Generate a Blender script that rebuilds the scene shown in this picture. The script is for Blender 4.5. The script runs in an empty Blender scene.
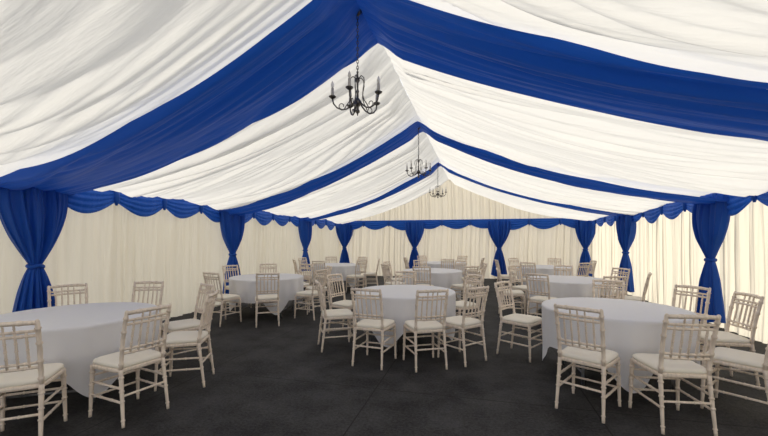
import bpy, math, random
import numpy as np
from mathutils import Vector, Matrix
random.seed(4); rng=np.random.RandomState(3)
sc=bpy.context.scene
try: sc.view_settings.view_transform='Standard'
except Exception: pass
PI=math.pi
XL,XR,XM=-5.75,4.05,-1.12
ZR,ZE=3.88,2.25
B=3.75; Y0=-3.75; Y1=15.0

# ---------------------------------------------------------------- materials
def newmat(n):
    m=bpy.data.materials.new(n); m.use_nodes=True
    nt=m.node_tree
    for x in list(nt.nodes): nt.nodes.remove(x)
    o=nt.nodes.new('ShaderNodeOutputMaterial')
    return m,nt,o
def fabric(n,dc,tc,tr,scale=(2,2,2),bump=.15,gloss=0.0):
    m,nt,o=newmat(n); N=nt.nodes; L=nt.links
    d=N.new('ShaderNodeBsdfPrincipled'); d.inputs['Base Color'].default_value=(*dc,1)
    d.inputs['Roughness'].default_value=.5 if gloss else .9
    d.inputs['Specular IOR Level'].default_value=gloss
    if 'Sheen Weight' in d.inputs: d.inputs['Sheen Weight'].default_value=.1
    t=N.new('ShaderNodeBsdfTranslucent'); t.inputs[0].default_value=(*tc,1)
    mx=N.new('ShaderNodeMixShader'); mx.inputs[0].default_value=tr
    L.new(d.outputs[0],mx.inputs[1]); L.new(t.outputs[0],mx.inputs[2]); L.new(mx.outputs[0],o.inputs[0])
    tc_=N.new('ShaderNodeTexCoord'); mp=N.new('ShaderNodeMapping'); mp.inputs['Scale'].default_value=scale
    no=N.new('ShaderNodeTexNoise'); no.inputs['Scale'].default_value=1.0; no.inputs['Detail'].default_value=4
    b=N.new('ShaderNodeBump'); b.inputs['Strength'].default_value=bump; b.inputs['Distance'].default_value=.05
    L.new(tc_.outputs['Object'],mp.inputs[0]); L.new(mp.outputs[0],no.inputs[0]); L.new(no.outputs[0],b.inputs['Height'])
    L.new(b.outputs[0],d.inputs['Normal']); L.new(b.outputs[0],t.inputs['Normal'])
    return m
M_ceil=fabric('white_ceiling_lining',(.84,.82,.78),(.82,.80,.755),.5,(1.2,9,1.2),.6)
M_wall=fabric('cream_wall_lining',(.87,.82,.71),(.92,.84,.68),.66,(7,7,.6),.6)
M_wall_dim=fabric('cream_wall_lining_dimmed',(.80,.76,.67),(.80,.73,.60),.33,(7,7,.6),.6)  # same lining, dimmed in colour and translucency to offset sun on back wall
M_blue=fabric('royal_blue_voile',(.014,.11,.53),(.014,.11,.60),.3,(1.5,8,1.5),.5,.3)
M_cloth=fabric('white_tablecloth',(.88,.87,.89),(.7,.7,.72),.12,(3,3,3),.1)
M_pad=fabric('cream_seat_pad',(.90,.84,.73),(.7,.65,.5),.02,(10,10,10),.1)
def simple(n,c,r=.5,metal=0,noise=None,nscale=30,vari=.25):
    m,nt,o=newmat(n); N=nt.nodes; L=nt.links
    d=N.new('ShaderNodeBsdfPrincipled'); d.inputs['Base Color'].default_value=(*c,1)
    d.inputs['Roughness'].default_value=r; d.inputs['Metallic'].default_value=metal
    L.new(d.outputs[0],o.inputs[0])
    tc=N.new('ShaderNodeTexCoord'); mp=N.new('ShaderNodeMapping'); mp.inputs['Scale'].default_value=noise or (1,1,1)
    no=N.new('ShaderNodeTexNoise'); no.inputs['Scale'].default_value=nscale; no.inputs['Detail'].default_value=5
    cr=N.new('ShaderNodeValToRGB')
    cr.color_ramp.elements[0].position=.3; cr.color_ramp.elements[1].position=.7
    cr.color_ramp.elements[0].color=(*[x*(1-vari) for x in c],1); cr.color_ramp.elements[1].color=(*[min(1,x*(1+vari)) for x in c],1)
    L.new(tc.outputs['Object'],mp.inputs[0]); L.new(mp.outputs[0],no.inputs[0]); L.new(no.outputs[0],cr.inputs[0]); L.new(cr.outputs[0],d.inputs['Base Color'])
    return m
M_wood=simple('limewash_wood',(.82,.70,.58),.5,0,(1,1,.15),60,.13)
M_iron=simple('dark_bronze_iron',(.13,.12,.115),.3,.7)
M_candle=simple('candle_sleeve',(.50,.48,.45),.5)
M_bulb=simple('frosted_bulb',(.85,.83,.78),.2)
M_steel=simple('table_leg_steel',(.25,.25,.26),.4,.8)
M_grass=simple('gravel_ground',(.26,.24,.20),.9)
# carpet
def carpet():
    m,nt,o=newmat('charcoal_carpet'); N=nt.nodes; L=nt.links
    d=N.new('ShaderNodeBsdfPrincipled'); d.inputs['Roughness'].default_value=.75; d.inputs['Specular IOR Level'].default_value=.2
    tc=N.new('ShaderNodeTexCoord')
    n1=N.new('ShaderNodeTexNoise'); n1.inputs['Scale'].default_value=40; n1.inputs['Detail'].default_value=6; n1.inputs['Roughness'].default_value=.8
    n2=N.new('ShaderNodeTexNoise'); n2.inputs['Scale'].default_value=2.2; n2.inputs['Detail'].default_value=6; n2.inputs['Roughness'].default_value=.65
    a=N.new('ShaderNodeMath'); a.operation='MULTIPLY_ADD'; a.inputs[1].default_value=.55
    L.new(n1.outputs[0],a.inputs[0]); 
    b=N.new('ShaderNodeMath'); b.operation='MULTIPLY'; b.inputs[1].default_value=.45
    L.new(n2.outputs[0],b.inputs[0]); L.new(b.outputs[0],a.inputs[2])
    cr=N.new('ShaderNodeValToRGB'); e=cr.color_ramp.elements
    e[0].position=.40; e[0].color=(.013,.013,.014,1); e[1].position=.62; e[1].color=(.068,.066,.068,1)
    L.new(a.outputs[0],cr.inputs[0])
    sp=N.new('ShaderNodeSeparateXYZ'); L.new(tc.outputs['Object'],sp.inputs[0])
    def seam(ch,off,per,w):
        q=N.new('ShaderNodeMath'); q.operation='ADD'; q.inputs[1].default_value=off; L.new(sp.outputs[ch],q.inputs[0])
        p=N.new('ShaderNodeMath'); p.operation='PINGPONG'; p.inputs[1].default_value=per/2; L.new(q.outputs[0],p.inputs[0])
        c=N.new('ShaderNodeMath'); c.operation='LESS_THAN'; c.inputs[1].default_value=w; L.new(p.outputs[0],c.inputs[0]); return c
    s1=seam('X',21.0,2.0,.006); s2=seam('Y',20.4,6.0,.006)
    mxx=N.new('ShaderNodeMath'); mxx.operation='MAXIMUM'; L.new(s1.outputs[0],mxx.inputs[0]); L.new(s2.outputs[0],mxx.inputs[1])
    mm=N.new('ShaderNodeMix'); mm.data_type='RGBA'; L.new(mxx.outputs[0],mm.inputs[0]); L.new(cr.outputs[0],mm.inputs[6]); mm.inputs[7].default_value=(.016,.016,.016,1)
    L.new(mm.outputs[2],d.inputs['Base Color'])
    bp=N.new('ShaderNodeBump'); bp.inputs['Strength'].default_value=.5; bp.inputs['Distance'].default_value=.02
    L.new(a.outputs[0],bp.inputs['Height']); L.new(bp.outputs[0],d.inputs['Normal'])
    L.new(tc.outputs['Object'],n1.inputs[0]); L.new(tc.outputs['Object'],n2.inputs[0])
    L.new(d.outputs[0],o.inputs[0]); return m
M_carpet=carpet()

# ---------------------------------------------------------------- mesh builder
class MB:
    def __init__(s): s.v=[]; s.f=[]; s.m=[]
    def grid(s,P,mat=0,closeu=False):
        P=np.asarray(P); ni,nj=P.shape[:2]; b=len(s.v)
        s.v.extend(P.reshape(-1,3).tolist())
        I=ni if closeu else ni-1
        for i in range(I):
            i2=(i+1)%ni
            for j in range(nj-1):
                s.f.append((b+i*nj+j,b+i2*nj+j,b+i2*nj+j+1,b+i*nj+j+1)); s.m.append(mat)
    def tube(s,pts,rad,mat=0,n=8,closed=False):
        pts=[Vector(p) for p in pts]; k=len(pts)
        if not hasattr(rad,'__len__'): rad=[rad]*k
        b=len(s.v); prev=None
        for i,p in enumerate(pts):
            if closed: t=pts[(i+1)%k]-pts[i-1]
            else: t=pts[min(i+1,k-1)]-pts[max(i-1,0)]
            t.normalize()
            if prev is None:
                a=Vector((0,0,1)) if abs(t.z)<.9 else Vector((1,0,0))
                u=t.cross(a).normalized()
            else: u=(prev-t*prev.dot(t)).normalized()
            prev=u; w=t.cross(u)
            for q in range(n):
                an=2*PI*q/n; s.v.append(tuple(p+(u*math.cos(an)+w*math.sin(an))*rad[i]))
        K=k if closed else k-1
        for i in range(K):
            i2=(i+1)%k
            for q in range(n):
                q2=(q+1)%n
                s.f.append((b+i*n+q,b+i*n+q2,b+i2*n+q2,b+i2*n+q)); s.m.append(mat)
        if not closed:
            s.f.append(tuple(b+q for q in range(n))[::-1]); s.m.append(mat)
            s.f.append(tuple(b+(k-1)*n+q for q in range(n))); s.m.append(mat)
    def lathe(s,prof,cx,cy,mat=0,n=14):
        s.tube([(cx,cy,z) for r,z in prof],[max(r,1e-4) for r,z in prof],mat,n)
    def obj(s,name,mats,smooth=True,loc=(0,0,0),rot=0,mesh_only=False):
        me=bpy.data.meshes.new(name); me.from_pydata(s.v,[],s.f)
        for m in mats: me.materials.append(m)
        me.polygons.foreach_set('material_index',s.m)
        if smooth: me.polygons.foreach_set('use_smooth',[True]*len(s.f))
        me.update()
        if mesh_only: return me
        return place(me,name,loc,rot)
def place(me,name,loc=(0,0,0),rot=0):
    o=bpy.data.objects.new(name,me); o.location=loc; o.rotation_euler=(0,0,rot); sc.collection.objects.link(o); return o

# ---------------------------------------------------------------- ceiling
def tri(x): return np.abs(np.sin(PI*x))
def folds(Y,t,seed,fan=1.0):
    r=np.random.RandomState(seed); p=r.rand(20)*6.28
    fy=(Y/B)%1.0
    # folds fan out from the ridge and sweep sideways as the lining sags
    w=.18*np.sin(2.2*t+1.1*Y+p[0])+.09*np.sin(4.4*t+2.3*Y+p[1])+.24*np.sin(.9*Y+p[2])
    w=w+fan*.38*np.sin(PI*t)*np.sin(2*PI*fy)*.5
    a1=.5+.5*np.sin(1.7*Y+2.5*t+p[3]); a2=.5+.5*np.sin(2.9*Y-4*t+p[4]); a3=.5+.5*np.sin(4.3*Y+5*t+p[10])
    z =-.110*tri(1.55*(Y+w)+p[5])*(.25+a1)
    z+=-.065*tri(3.6*(Y+1.3*w)+p[6]+.7*np.sin(3*t+p[7]))*(.15+a2)
    z+=-.032*tri(7.7*(Y+.8*w)+p[8]+.9*np.sin(4*t+p[9]))*(.12+a3)
    z+=-.012*tri(16*(Y+w)+p[11]+1.0*np.sin(5*t+p[12]))*(.2+a1)
    return z
def roof(side,t,Y):
    x=XM+(XR-XM)*t if side>0 else XM+(XL-XM)*t
    fy=(Y/B)%1.0
    z=ZR+(ZE-ZR)*t-(.24+.10*np.sin(PI*fy))*4*t*(1-t)*(1-.15*t)-.03*np.sin(PI*fy)*(1-t)
    return x,z
cb=MB()
ys=np.arange(Y0,Y1+.001,.018); ts=np.linspace(0,1,64)
for side,seed in ((-1,5),(1,9)):
    T,Y=np.meshgrid(ts,ys,indexing='ij')
    x,z=roof(side,T,Y)
    fy=(Y/B)%1.0; nb=np.minimum(fy,1-fy)*B
    z=z+.05+folds(Y,T,seed)*np.clip(T/.05,.2,1)*np.clip((1-T)/.06,.3,1)*np.clip(nb/.5,.3,1)
    cb.grid(np.stack([x,Y,z],-1))
cb.obj('ceiling',[M_ceil])

# blue bands along the roof beams
def band(ya,yb,seed,name):
    mb=MB(); ts=np.linspace(0,1,70); ys=np.linspace(ya,yb,max(24,int((yb-ya)/.016)))
    for side in (-1,1):
        T,Y=np.meshgrid(ts,ys,indexing='ij')
        v=(Y-ya)/(yb-ya)
        pin=1-.18*T**6
        Yc=(ya+yb)/2+(Y-(ya+yb)/2)*pin
        x,z=roof(side,T,Yc)
        zz=z-.11+folds(Y*1.25,T,seed+side,0)*.6
        zz-=.05*np.sin(PI*v)*np.sin(PI*T)
        edge=np.minimum(v,1-v)*(yb-ya)
        zz+=.05*np.clip(1-edge/.05,0,1)
        k=np.clip(T/.05,0,1)
        zz=zz*k+(ZR-.11+(ZE-ZR)*T)*(1-k)
        mb.grid(np.stack([x,Yc,zz],-1))
    return mb.obj(name,[M_blue])
band(-.75,.28,21,'blue_ceiling_drape')
band(2.93,4.12,31,'blue_ceiling_drape')
band(7.0,7.72,41,'blue_ceiling_drape')
band(10.85,11.45,51,'blue_ceiling_drape')

# ---------------------------------------------------------------- walls
def pleat(s,z,seed):
    r=np.random.RandomState(seed); p=r.rand(8)*6.28
    w=.12*np.sin(1.9*s+p[0])+.06*np.sin(4.7*s+p[1])
    g=.075*tri(2.7*(s+w)+p[2]+.12*np.sin(1.5*z+p[3]))*(.5+.5*np.sin(2.3*s+p[4])**2)
    g+=.045*tri(6.3*(s+w)+p[5]+.15*np.sin(2*z))*(.5+.5*np.sin(3.1*s+p[6])**2)
    g+=.014*tri(13*(s+w)+p[7]+.15*np.sin(2*z))
    return g
zs=np.linspace(0,1,14)
def wall(name,side):
    mb=MB(); ys=np.arange(Y0,Y1+.001,.013)
    Yg,Z=np.meshgrid(ys,zs*(ZE+.0),indexing='ij')
    x0=XL-.05 if side<0 else XR+.05
    X=x0-side*(pleat(Yg,Z,61+side)-.0)
    mb.grid(np.stack([X,Yg,Z],-1)); mb.obj(name,[M_wall])
wall('wall_left',-1); wall('wall_right',1)
mb=MB(); xs=np.linspace(XL-.05,XR+.05,700)
tt=np.clip(np.where(xs<XM,(XM-xs)/(XM-XL),(xs-XM)/(XR-XM)),0,1)
ztop=ZR+(ZE-ZR)*tt-.25*4*tt*(1-tt)*(1-.15*tt)
Xg,V=np.meshgrid(xs,np.linspace(0,1,30),indexing='ij')
Zg=V*(ztop[:,None]+.04)
mb.grid(np.stack([Xg,Y1-pleat(Xg,Zg,77)+.03,Zg],-1)); mb.obj('wall_back',[M_wall_dim])

# ---------------------------------------------------------------- valance swags
def valance(name,p0,p1,nrm,posts,per):
    mb=MB(); p0=Vector(p0); p1=Vector(p1); d=(p1-p0); Lg=d.length; d.normalize(); n=Vector(nrm)
    bs=[]
    for a,b in zip(posts[:-1],posts[1:]):
        for k in range(per): bs.append((a+(b-a)*k/per,a+(b-a)*(k+1)/per))
    for a,b in bs:
        hh=.28+.07*random.random(); jo=.14+.04*random.random(); sk=random.uniform(-.06,.06)
        us=np.linspace(0,1,22); vs=np.linspace(0,1,34)
        U,V=np.meshgrid(us,vs,indexing='ij')
        sn=np.sin(PI*np.clip(U+sk*np.sin(PI*U),0,1))
        h=.16+jo*.25+(hh-.12)*sn
        Z=ZE+.06-V*h
        off=.10+.05*sn*np.sin(PI*V*.9)+.034*tri(V*4.5+.4*sn)*(.4+.6*sn)+.02*(1-sn)
        S=a+(b-a)*U
        P=np.zeros(U.shape+(3,))
        P[...,0]=p0.x+d.x*S+n.x*off; P[...,1]=p0.y+d.y*S+n.y*off; P[...,2]=Z
        mb.grid(P)
        q=p0+d*b+n*.14
        mb.tube([q+Vector((0,0,ZE+.05)),q+Vector((0,0,ZE-.03)),q+Vector((0,0,ZE-.13)),q+Vector((0,0,ZE-.2))],[.03,.045,.04,.015],0,8)
    return mb.obj(name,[M_blue])
postsY=[Y0+B*k for k in range(6)]
rel=[q-Y0 for q in postsY]
valance('swag_valance',(XL,Y0,0),(XL,Y1,0),(1,0,0),rel,4)
valance('swag_valance',(XR,Y0,0),(XR,Y1,0),(-1,0,0),rel,4)
w3=(XR-XL)/3
valance('swag_valance',(XL,Y1,0),(XR,Y1,0),(0,-1,0),[0,w3,2*w3,3*w3],3)

# tied drape legs
def leg_mesh(wt=.40,seed=0):
    mb=MB(); r=np.random.RandomState(seed)
    zp=1.16; zt=ZE-.02; zb=.10
    zz=np.concatenate([np.linspace(zb,zp-.05,22),np.linspace(zp-.04,zp+.04,5),np.linspace(zp+.05,zt,30)])
    th=np.linspace(0,2*PI,168,endpoint=False)
    TH,Z=np.meshgrid(th,zz,indexing='ij')
    up=np.clip((Z-zp)/(zt-zp),0,1); dn=np.clip((zp-Z)/(zp-zb),0,1)
    w=.055+(wt-.055)*np.sin(PI/2*np.clip(up*1.15,0,1))**1.0+.24*dn**.6
    dp=.042+.085*np.sin(PI*np.clip(up*.8,0,1))+.075*dn**.7
    ph=r.rand(4)*6
    K=np.minimum(1,up*3+dn*3)
    rip=1+.30*np.sin(12*TH+ph[0]+1.5*up)*(.3+.7*K)+.14*np.sin(25*TH+ph[1]+up)
    X=w*np.cos(TH)*(1+.03*np.sin(12*TH)); Y=dp*np.sin(TH)*rip
    s=X/w
    Y=Y+K*.024*np.sin(22*s+ph[2]+2*up)+K*.012*np.sin(41*s+ph[3])
    Zs=Z+.07*dn*np.cos(TH)**2
    mb.grid(np.stack([X,Y,Zs],-1),0,True)
    c=[(.075*math.cos(a),.062*math.sin(a),zp+.01*math.sin(3*a)) for a in np.linspace(0,2*PI,20,endpoint=False)]
    mb.tube(c,.026,0,8,True)
    return mb.obj('x',[M_blue],mesh_only=True)
LM=[leg_mesh(.42,1),leg_mesh(.39,2)]
i=0
for Y in postsY[1:5]:
    yl=Y-.22 if abs(Y-3.75)<.1 else Y
    place(LM[i%2],'tied_blue_drape',(XL+.20,yl,0),PI/2); i+=1
    place(LM[i%2],'tied_blue_drape',(XR-.20,Y,0),-PI/2)
place(LM[0],'tied_blue_drape',(XL+.3,Y1-.3,0),.8); place(LM[1],'tied_blue_drape',(XR-.3,Y1-.3,0),-.8)
for k in (1,2): place(LM[k%2],'tied_blue_drape',(XL+w3*k,Y1-.20,0),0)

# ---------------------------------------------------------------- floor
mb=MB(); mb.grid([[(XL-.05,Y0-.3,0),(XL-.05,Y1+.05,0)],[(XR+.05,Y0-.3,0),(XR+.05,Y1+.05,0)]])
fo=mb.obj('floor',[M_carpet],False)
mb=MB(); mb.grid([[(-40,-40,-.03),(-40,50,-.03)],[(40,-40,-.03),(40,50,-.03)]]); mb.obj('ground',[M_grass],False)

# ---------------------------------------------------------------- chair
def chair_mesh():
    mb=MB()
    def turned(p0,p1,r0,r1,rings,n=10,ringh=.010,bulge=1.28):
        p0=Vector(p0);p1=Vector(p1);L=(p1-p0).length
        st=[(0,r0),(1,r1)]
        for q in rings:
            rr=r0+(r1-r0)*q; e=ringh/L
            st+=[(q-e*1.6,rr),(q-e,rr*.86),(q-e*.5,rr*bulge),(q+e*.5,rr*bulge),(q+e,rr*.86),(q+e*1.6,rr)]
        st=sorted(s for s in st if 0<=s[0]<=1)
        mb.tube([p0.lerp(p1,s) for s,_ in st],[r for _,r in st],0,n)
    fx,fy=.185,.19; bx,by=.175,-.19
    for sx in (-1,1):
        turned((sx*(fx+.012),fy+.015,0),(sx*fx,fy,.44),.012,.0185,[.12,.45,.62,.86])
        turned((sx*(bx+.012),by-.055,0),(sx*bx,by,.45),.012,.0175,[.12,.45,.62,.86])
        pts=[(sx*bx,by,.44),(sx*bx,by-.012,.56),(sx*(bx+.003),by-.035,.70),(sx*(bx+.005),by-.065,.83),(sx*(bx+.006),by-.09,.925)]
        P=[];R=[]
        for a in range(len(pts)-1):
            A=Vector(pts[a]);C=Vector(pts[a+1])
            for s,rr in ((0,.0165),(.35,.0150),(.42,.0205),(.5,.0205),(.57,.0150)): P.append(A.lerp(C,s));R.append(rr)
        P.append(Vector(pts[-1]));R.append(.015);P.append(Vector(pts[-1])+Vector((0,-.003,.012)));R.append(.008)
        mb.tube(P,R,0,10)
        for z in (.19,.30):
            k=z/.44
            turned((sx*(fx+.012*(1-k)),fy+.015*(1-k),z),(sx*(bx+.012*(1-k)),by-.055*(1-k),z),.0100,.0100,[.33,.66],8,.008)
    for z in (.17,.28,.35):
        k=z/.44; turned((-(fx+.012*(1-k)),fy+.015*(1-k),z),((fx+.012*(1-k)),fy+.015*(1-k),z),.0100,.0100,[.33,.66],8,.008)
    for z in (.24,):
        k=z/.44; turned((-(bx+.012*(1-k)),by-.055*(1-k),z),((bx+.012*(1-k)),by-.055*(1-k),z),.0100,.0100,[.33,.66],8,.008)
    def back_y(z):
        zs_=[.44,.56,.70,.83,.925]; yy=[by,by-.012,by-.035,by-.065,by-.09]
        return float(np.interp(z,zs_,yy))
    def rail(z,r,bow=.018,rise=0.0):
        P=[];R=[]
        for s in np.linspace(0,1,17):
            P.append((bx*(2*s-1),back_y(z)-bow*math.sin(PI*s),z+rise*math.sin(PI*s))); R.append(r*(1.25 if abs(s-.25)<.02 or abs(s-.75)<.02 else 1))
        mb.tube(P,R,0,8)
    rail(.915,.0165,.02,.006); rail(.855,.0105); rail(.820,.0105); rail(.615,.0105); rail(.580,.0105)
    for s in (1/6,2/6,3/6,4/6,5/6):
        bo=.018*math.sin(PI*s); x=bx*(2*s-1)
        turned((x,back_y(.580)-bo,.580),(x,back_y(.855)-bo,.855),.0088,.0088,[.3,.5,.7],8,.007)
        if s in (2/6,4/6,3/6): turned((x,back_y(.855)-bo,.855),(x,back_y(.91)-bo,.91),.007,.007,[.5],8,.006)
    def sect(z,inset,zc=0):
        pts=[]
        for a in np.linspace(0,2*PI,40,endpoint=False):
            c,s=math.cos(a),math.sin(a); e=.32
            x=math.copysign(abs(c)**e,c); y=math.copysign(abs(s)**e,s)
            hw=(.203+.008*y)-inset; pts.append((x*hw,y*(.205-inset)-.0,z))
        return pts
    S=[sect(.425,.012),sect(.425,.0),sect(.43,-.004),sect(.45,-.004),sect(.456,0),sect(.456,.03)]
    G=np.array(S).transpose(1,0,2)
    mb.grid(G,0,True)
    b=len(mb.v); mb.v.extend(sect(.426,.013)); mb.f.append(tuple(b+q for q in range(40))); mb.m.append(0)
    S=[sect(.455,.012),sect(.462,.003),sect(.475,0.0),sect(.488,.006),sect(.497,.02),sect(.503,.05),sect(.508,.10),sect(.510,.15),sect(.510,.2)]
    mb.grid(np.array(S).transpose(1,0,2),1,True)
    return mb.obj('chiavari_chair',[M_wood,M_pad],mesh_only=True)
CH=chair_mesh()

# ---------------------------------------------------------------- table
def table_mesh(seed):
    mb=MB(); r=np.random.RandomState(seed); R=.725; zt=.755
    th=np.linspace(0,2*PI,240,endpoint=False); ph=r.rand(8)*6
    rows=[]
    for q in (0.001,.2,.4,.6,.68,R-.02): rows.append((q,zt,0,0))
    rows+= [(R-.005,zt-.004,0,0),(R+.003,zt-.016,0,.0)]
    for k in np.linspace(.03,1,20): rows.append((R+.005,None,k,0))
    P=np.zeros((len(th),len(rows),3))
    hem=.33-.24*np.clip(np.cos(4*(th+ph[0])),0,1)**1.5
    for j,(rad,z,k,_) in enumerate(rows):
        wav=.55*np.sin(9*th+ph[1]+.9*np.sin(2*th+ph[5])+.5*k)+.45*np.sin(15*th+ph[2]+.8*np.sin(3*th+ph[6])-.6*k)+.25*np.sin(4*th+ph[3])+.15*np.sin(27*th+ph[4]+k)
        if z is None:
            rr=rad+(.036*wav-.018)*k**.6; zz=zt-.016-(zt-.016-hem)*k
        else: rr=np.full_like(th,rad); zz=np.full_like(th,z)
        P[:,j,0]=rr*np.cos(th); P[:,j,1]=rr*np.sin(th); P[:,j,2]=zz
    mb.grid(P,0,True)
    mb.tube([(0,0,.715),(0,0,.748)],[R-.02,R-.02],1,48)
    for sx in (-1,1):
        for sy in (-1,1):
            mb.tube([(sx*.42,sy*.33,0),(sx*.42,sy*.33,.1),(sx*.40,sy*.30,.72)],.016,2,10)
        mb.tube([(sx*.42,-.33,.12),(sx*.42,.33,.12)],.012,2,8)
        mb.tube([(sx*.41,-.31,.6),(sx*.41,.31,.6)],.012,2,8)
    return mb.obj('round_dining_table',[M_cloth,M_wood,M_steel],mesh_only=True)
TM=[table_mesh(s) for s in (1,2,3)]
def gen(o,n=8): return [o+360/n*k for k in range(n)]
tables=[
 ((-3.95,2.85),[-15,-53,24,62,107,146,-100,-170]),
 ((-1.04,5.38),[-101,-66,-36,-150,40,165,100]),
 ((1.45,4.60),[-118,-85,-42,150,5,33,75]),
 ((-4.18,6.75),[-58,-105,-8,35,80,120,160]),
 ((-1.09,9.15),gen(10,7)),
 ((1.66,7.75),gen(-22,7)),
 ((-4.20,10.6),gen(15,7)),
 ((-1.10,12.4),gen(-10,5)),
 ((1.80,11.2),gen(5,6)),
]
for i,(c,angs) in enumerate(tables):
    place(TM[i%3],'round_dining_table',(c[0],c[1],0),random.uniform(0,6))
    for a in angs:
        a+=random.uniform(-2,2) if i>3 else 0
        rr=1.01+random.uniform(-.01,.03); ar=math.radians(a)
        place(CH,'chiavari_chair',(c[0]+rr*math.cos(ar),c[1]+rr*math.sin(ar),0),ar+PI/2+random.uniform(-.08,.08))

# ---------------------------------------------------------------- chandelier
def chand_mesh():
    mb=MB(); top=ZR-.11
    mb.lathe([(.0,top+.02),(.045,top+.015),(.05,top),(.03,top-.02),(.012,top-.04),(.0,top-.045)],0,0)
    z=top-.05; k=0
    while z>3.19:
        pts=[]
        for a in np.linspace(0,2*PI,10,endpoint=False):
            u=.010*math.cos(a); w=.021*math.sin(a)
            pts.append((u if k%2 else 0,0 if k%2 else u,z-.012+w))
        mb.tube(pts,.0032,0,5,True); z-=.031; k+=1
    mb.tube([(0.016*math.cos(a),0,3.19+.016*math.sin(a)) for a in np.linspace(0,2*PI,14,endpoint=False)],.004,0,6,True)
    mb.lathe([(.003,3.18),(.012,3.17),(.008,3.155),(.009,3.12),(.02,3.10),(.024,3.085),(.010,3.06),(.009,3.0),(.016,2.975),(.011,2.95),(.013,2.91),(.034,2.885),(.042,2.865),(.034,2.845),(.014,2.82),(.012,2.80),(.022,2.785),(.022,2.77),(.008,2.755),(.004,2.735)],0,0)
    for i in range(5):
        a=2*PI*i/5+.35; c,s=math.cos(a),math.sin(a)
        def P(r,z): return (r*c,r*s,z)
        ctrl=[(.03,2.87),(.06,2.835),(.105,2.80),(.155,2.79),(.205,2.81),(.238,2.85),(.247,2.90)]
        mb.tube([P(*q) for q in ctrl],[.009,.008,.0075,.0075,.0075,.0075,.008],0,8)
        ctrl=[(.012,3.10),(.045,3.125),(.075,3.10),(.082,3.05),(.068,2.99),(.062,2.93),(.08,2.875),(.11,2.835),(.13,2.80)]
        mb.tube([P(*q) for q in ctrl],.005,0,6)
        cc=[(.155+.028*math.cos(t)*(1-t/9),2.828+.028*math.sin(t)*(1-t/9)) for t in np.linspace(-1.6,3.6,12)]
        mb.tube([P(*q) for q in cc],.0045,0,6)
        x,y,_=P(.247,0)
        mb.lathe([(.006,2.895),(.018,2.90),(.034,2.912),(.037,2.92),(.012,2.922)],x,y)
        mb.lathe([(.014,2.92),(.0145,2.93),(.013,3.00),(.010,3.005)],x,y,1)
        mb.lathe([(.007,3.003),(.012,3.015),(.015,3.03),(.011,3.05),(.004,3.068),(.001,3.075)],x,y,2,10)
    return mb.obj('chandelier',[M_iron,M_candle,M_bulb],mesh_only=True)
CM=chand_mesh()
for y in (3.5,7.4,11.1): place(CM,'chandelier',(XM-.04,y,0),random.random()*6)

# ---------------------------------------------------------------- light
w=bpy.data.worlds.new('overcast_sky'); sc.world=w; w.use_nodes=True
bg=w.node_tree.nodes['Background']; bg.inputs[0].default_value=(.97,.98,1,1); bg.inputs[1].default_value=1.12
sd=bpy.data.lights.new('sun','SUN'); sd.energy=3.9; sd.angle=math.radians(10); sd.color=(1,.95,.86)
so=bpy.data.objects.new('sun',sd); sc.collection.objects.link(so)
dirn=Vector((.62,1.0,.75)).normalized()
so.rotation_euler=dirn.to_track_quat('Z','Y').to_euler()

# ---------------------------------------------------------------- camera
cd=bpy.data.cameras.new('camera'); cd.sensor_width=36; cd.lens=36*370/768; cd.shift_y=22/768; cd.clip_start=.05
co=bpy.data.objects.new('camera',cd); sc.collection.objects.link(co)
co.location=(0,0,1.5); co.rotation_euler=(PI/2,0,math.radians(14.25)); sc.camera=co
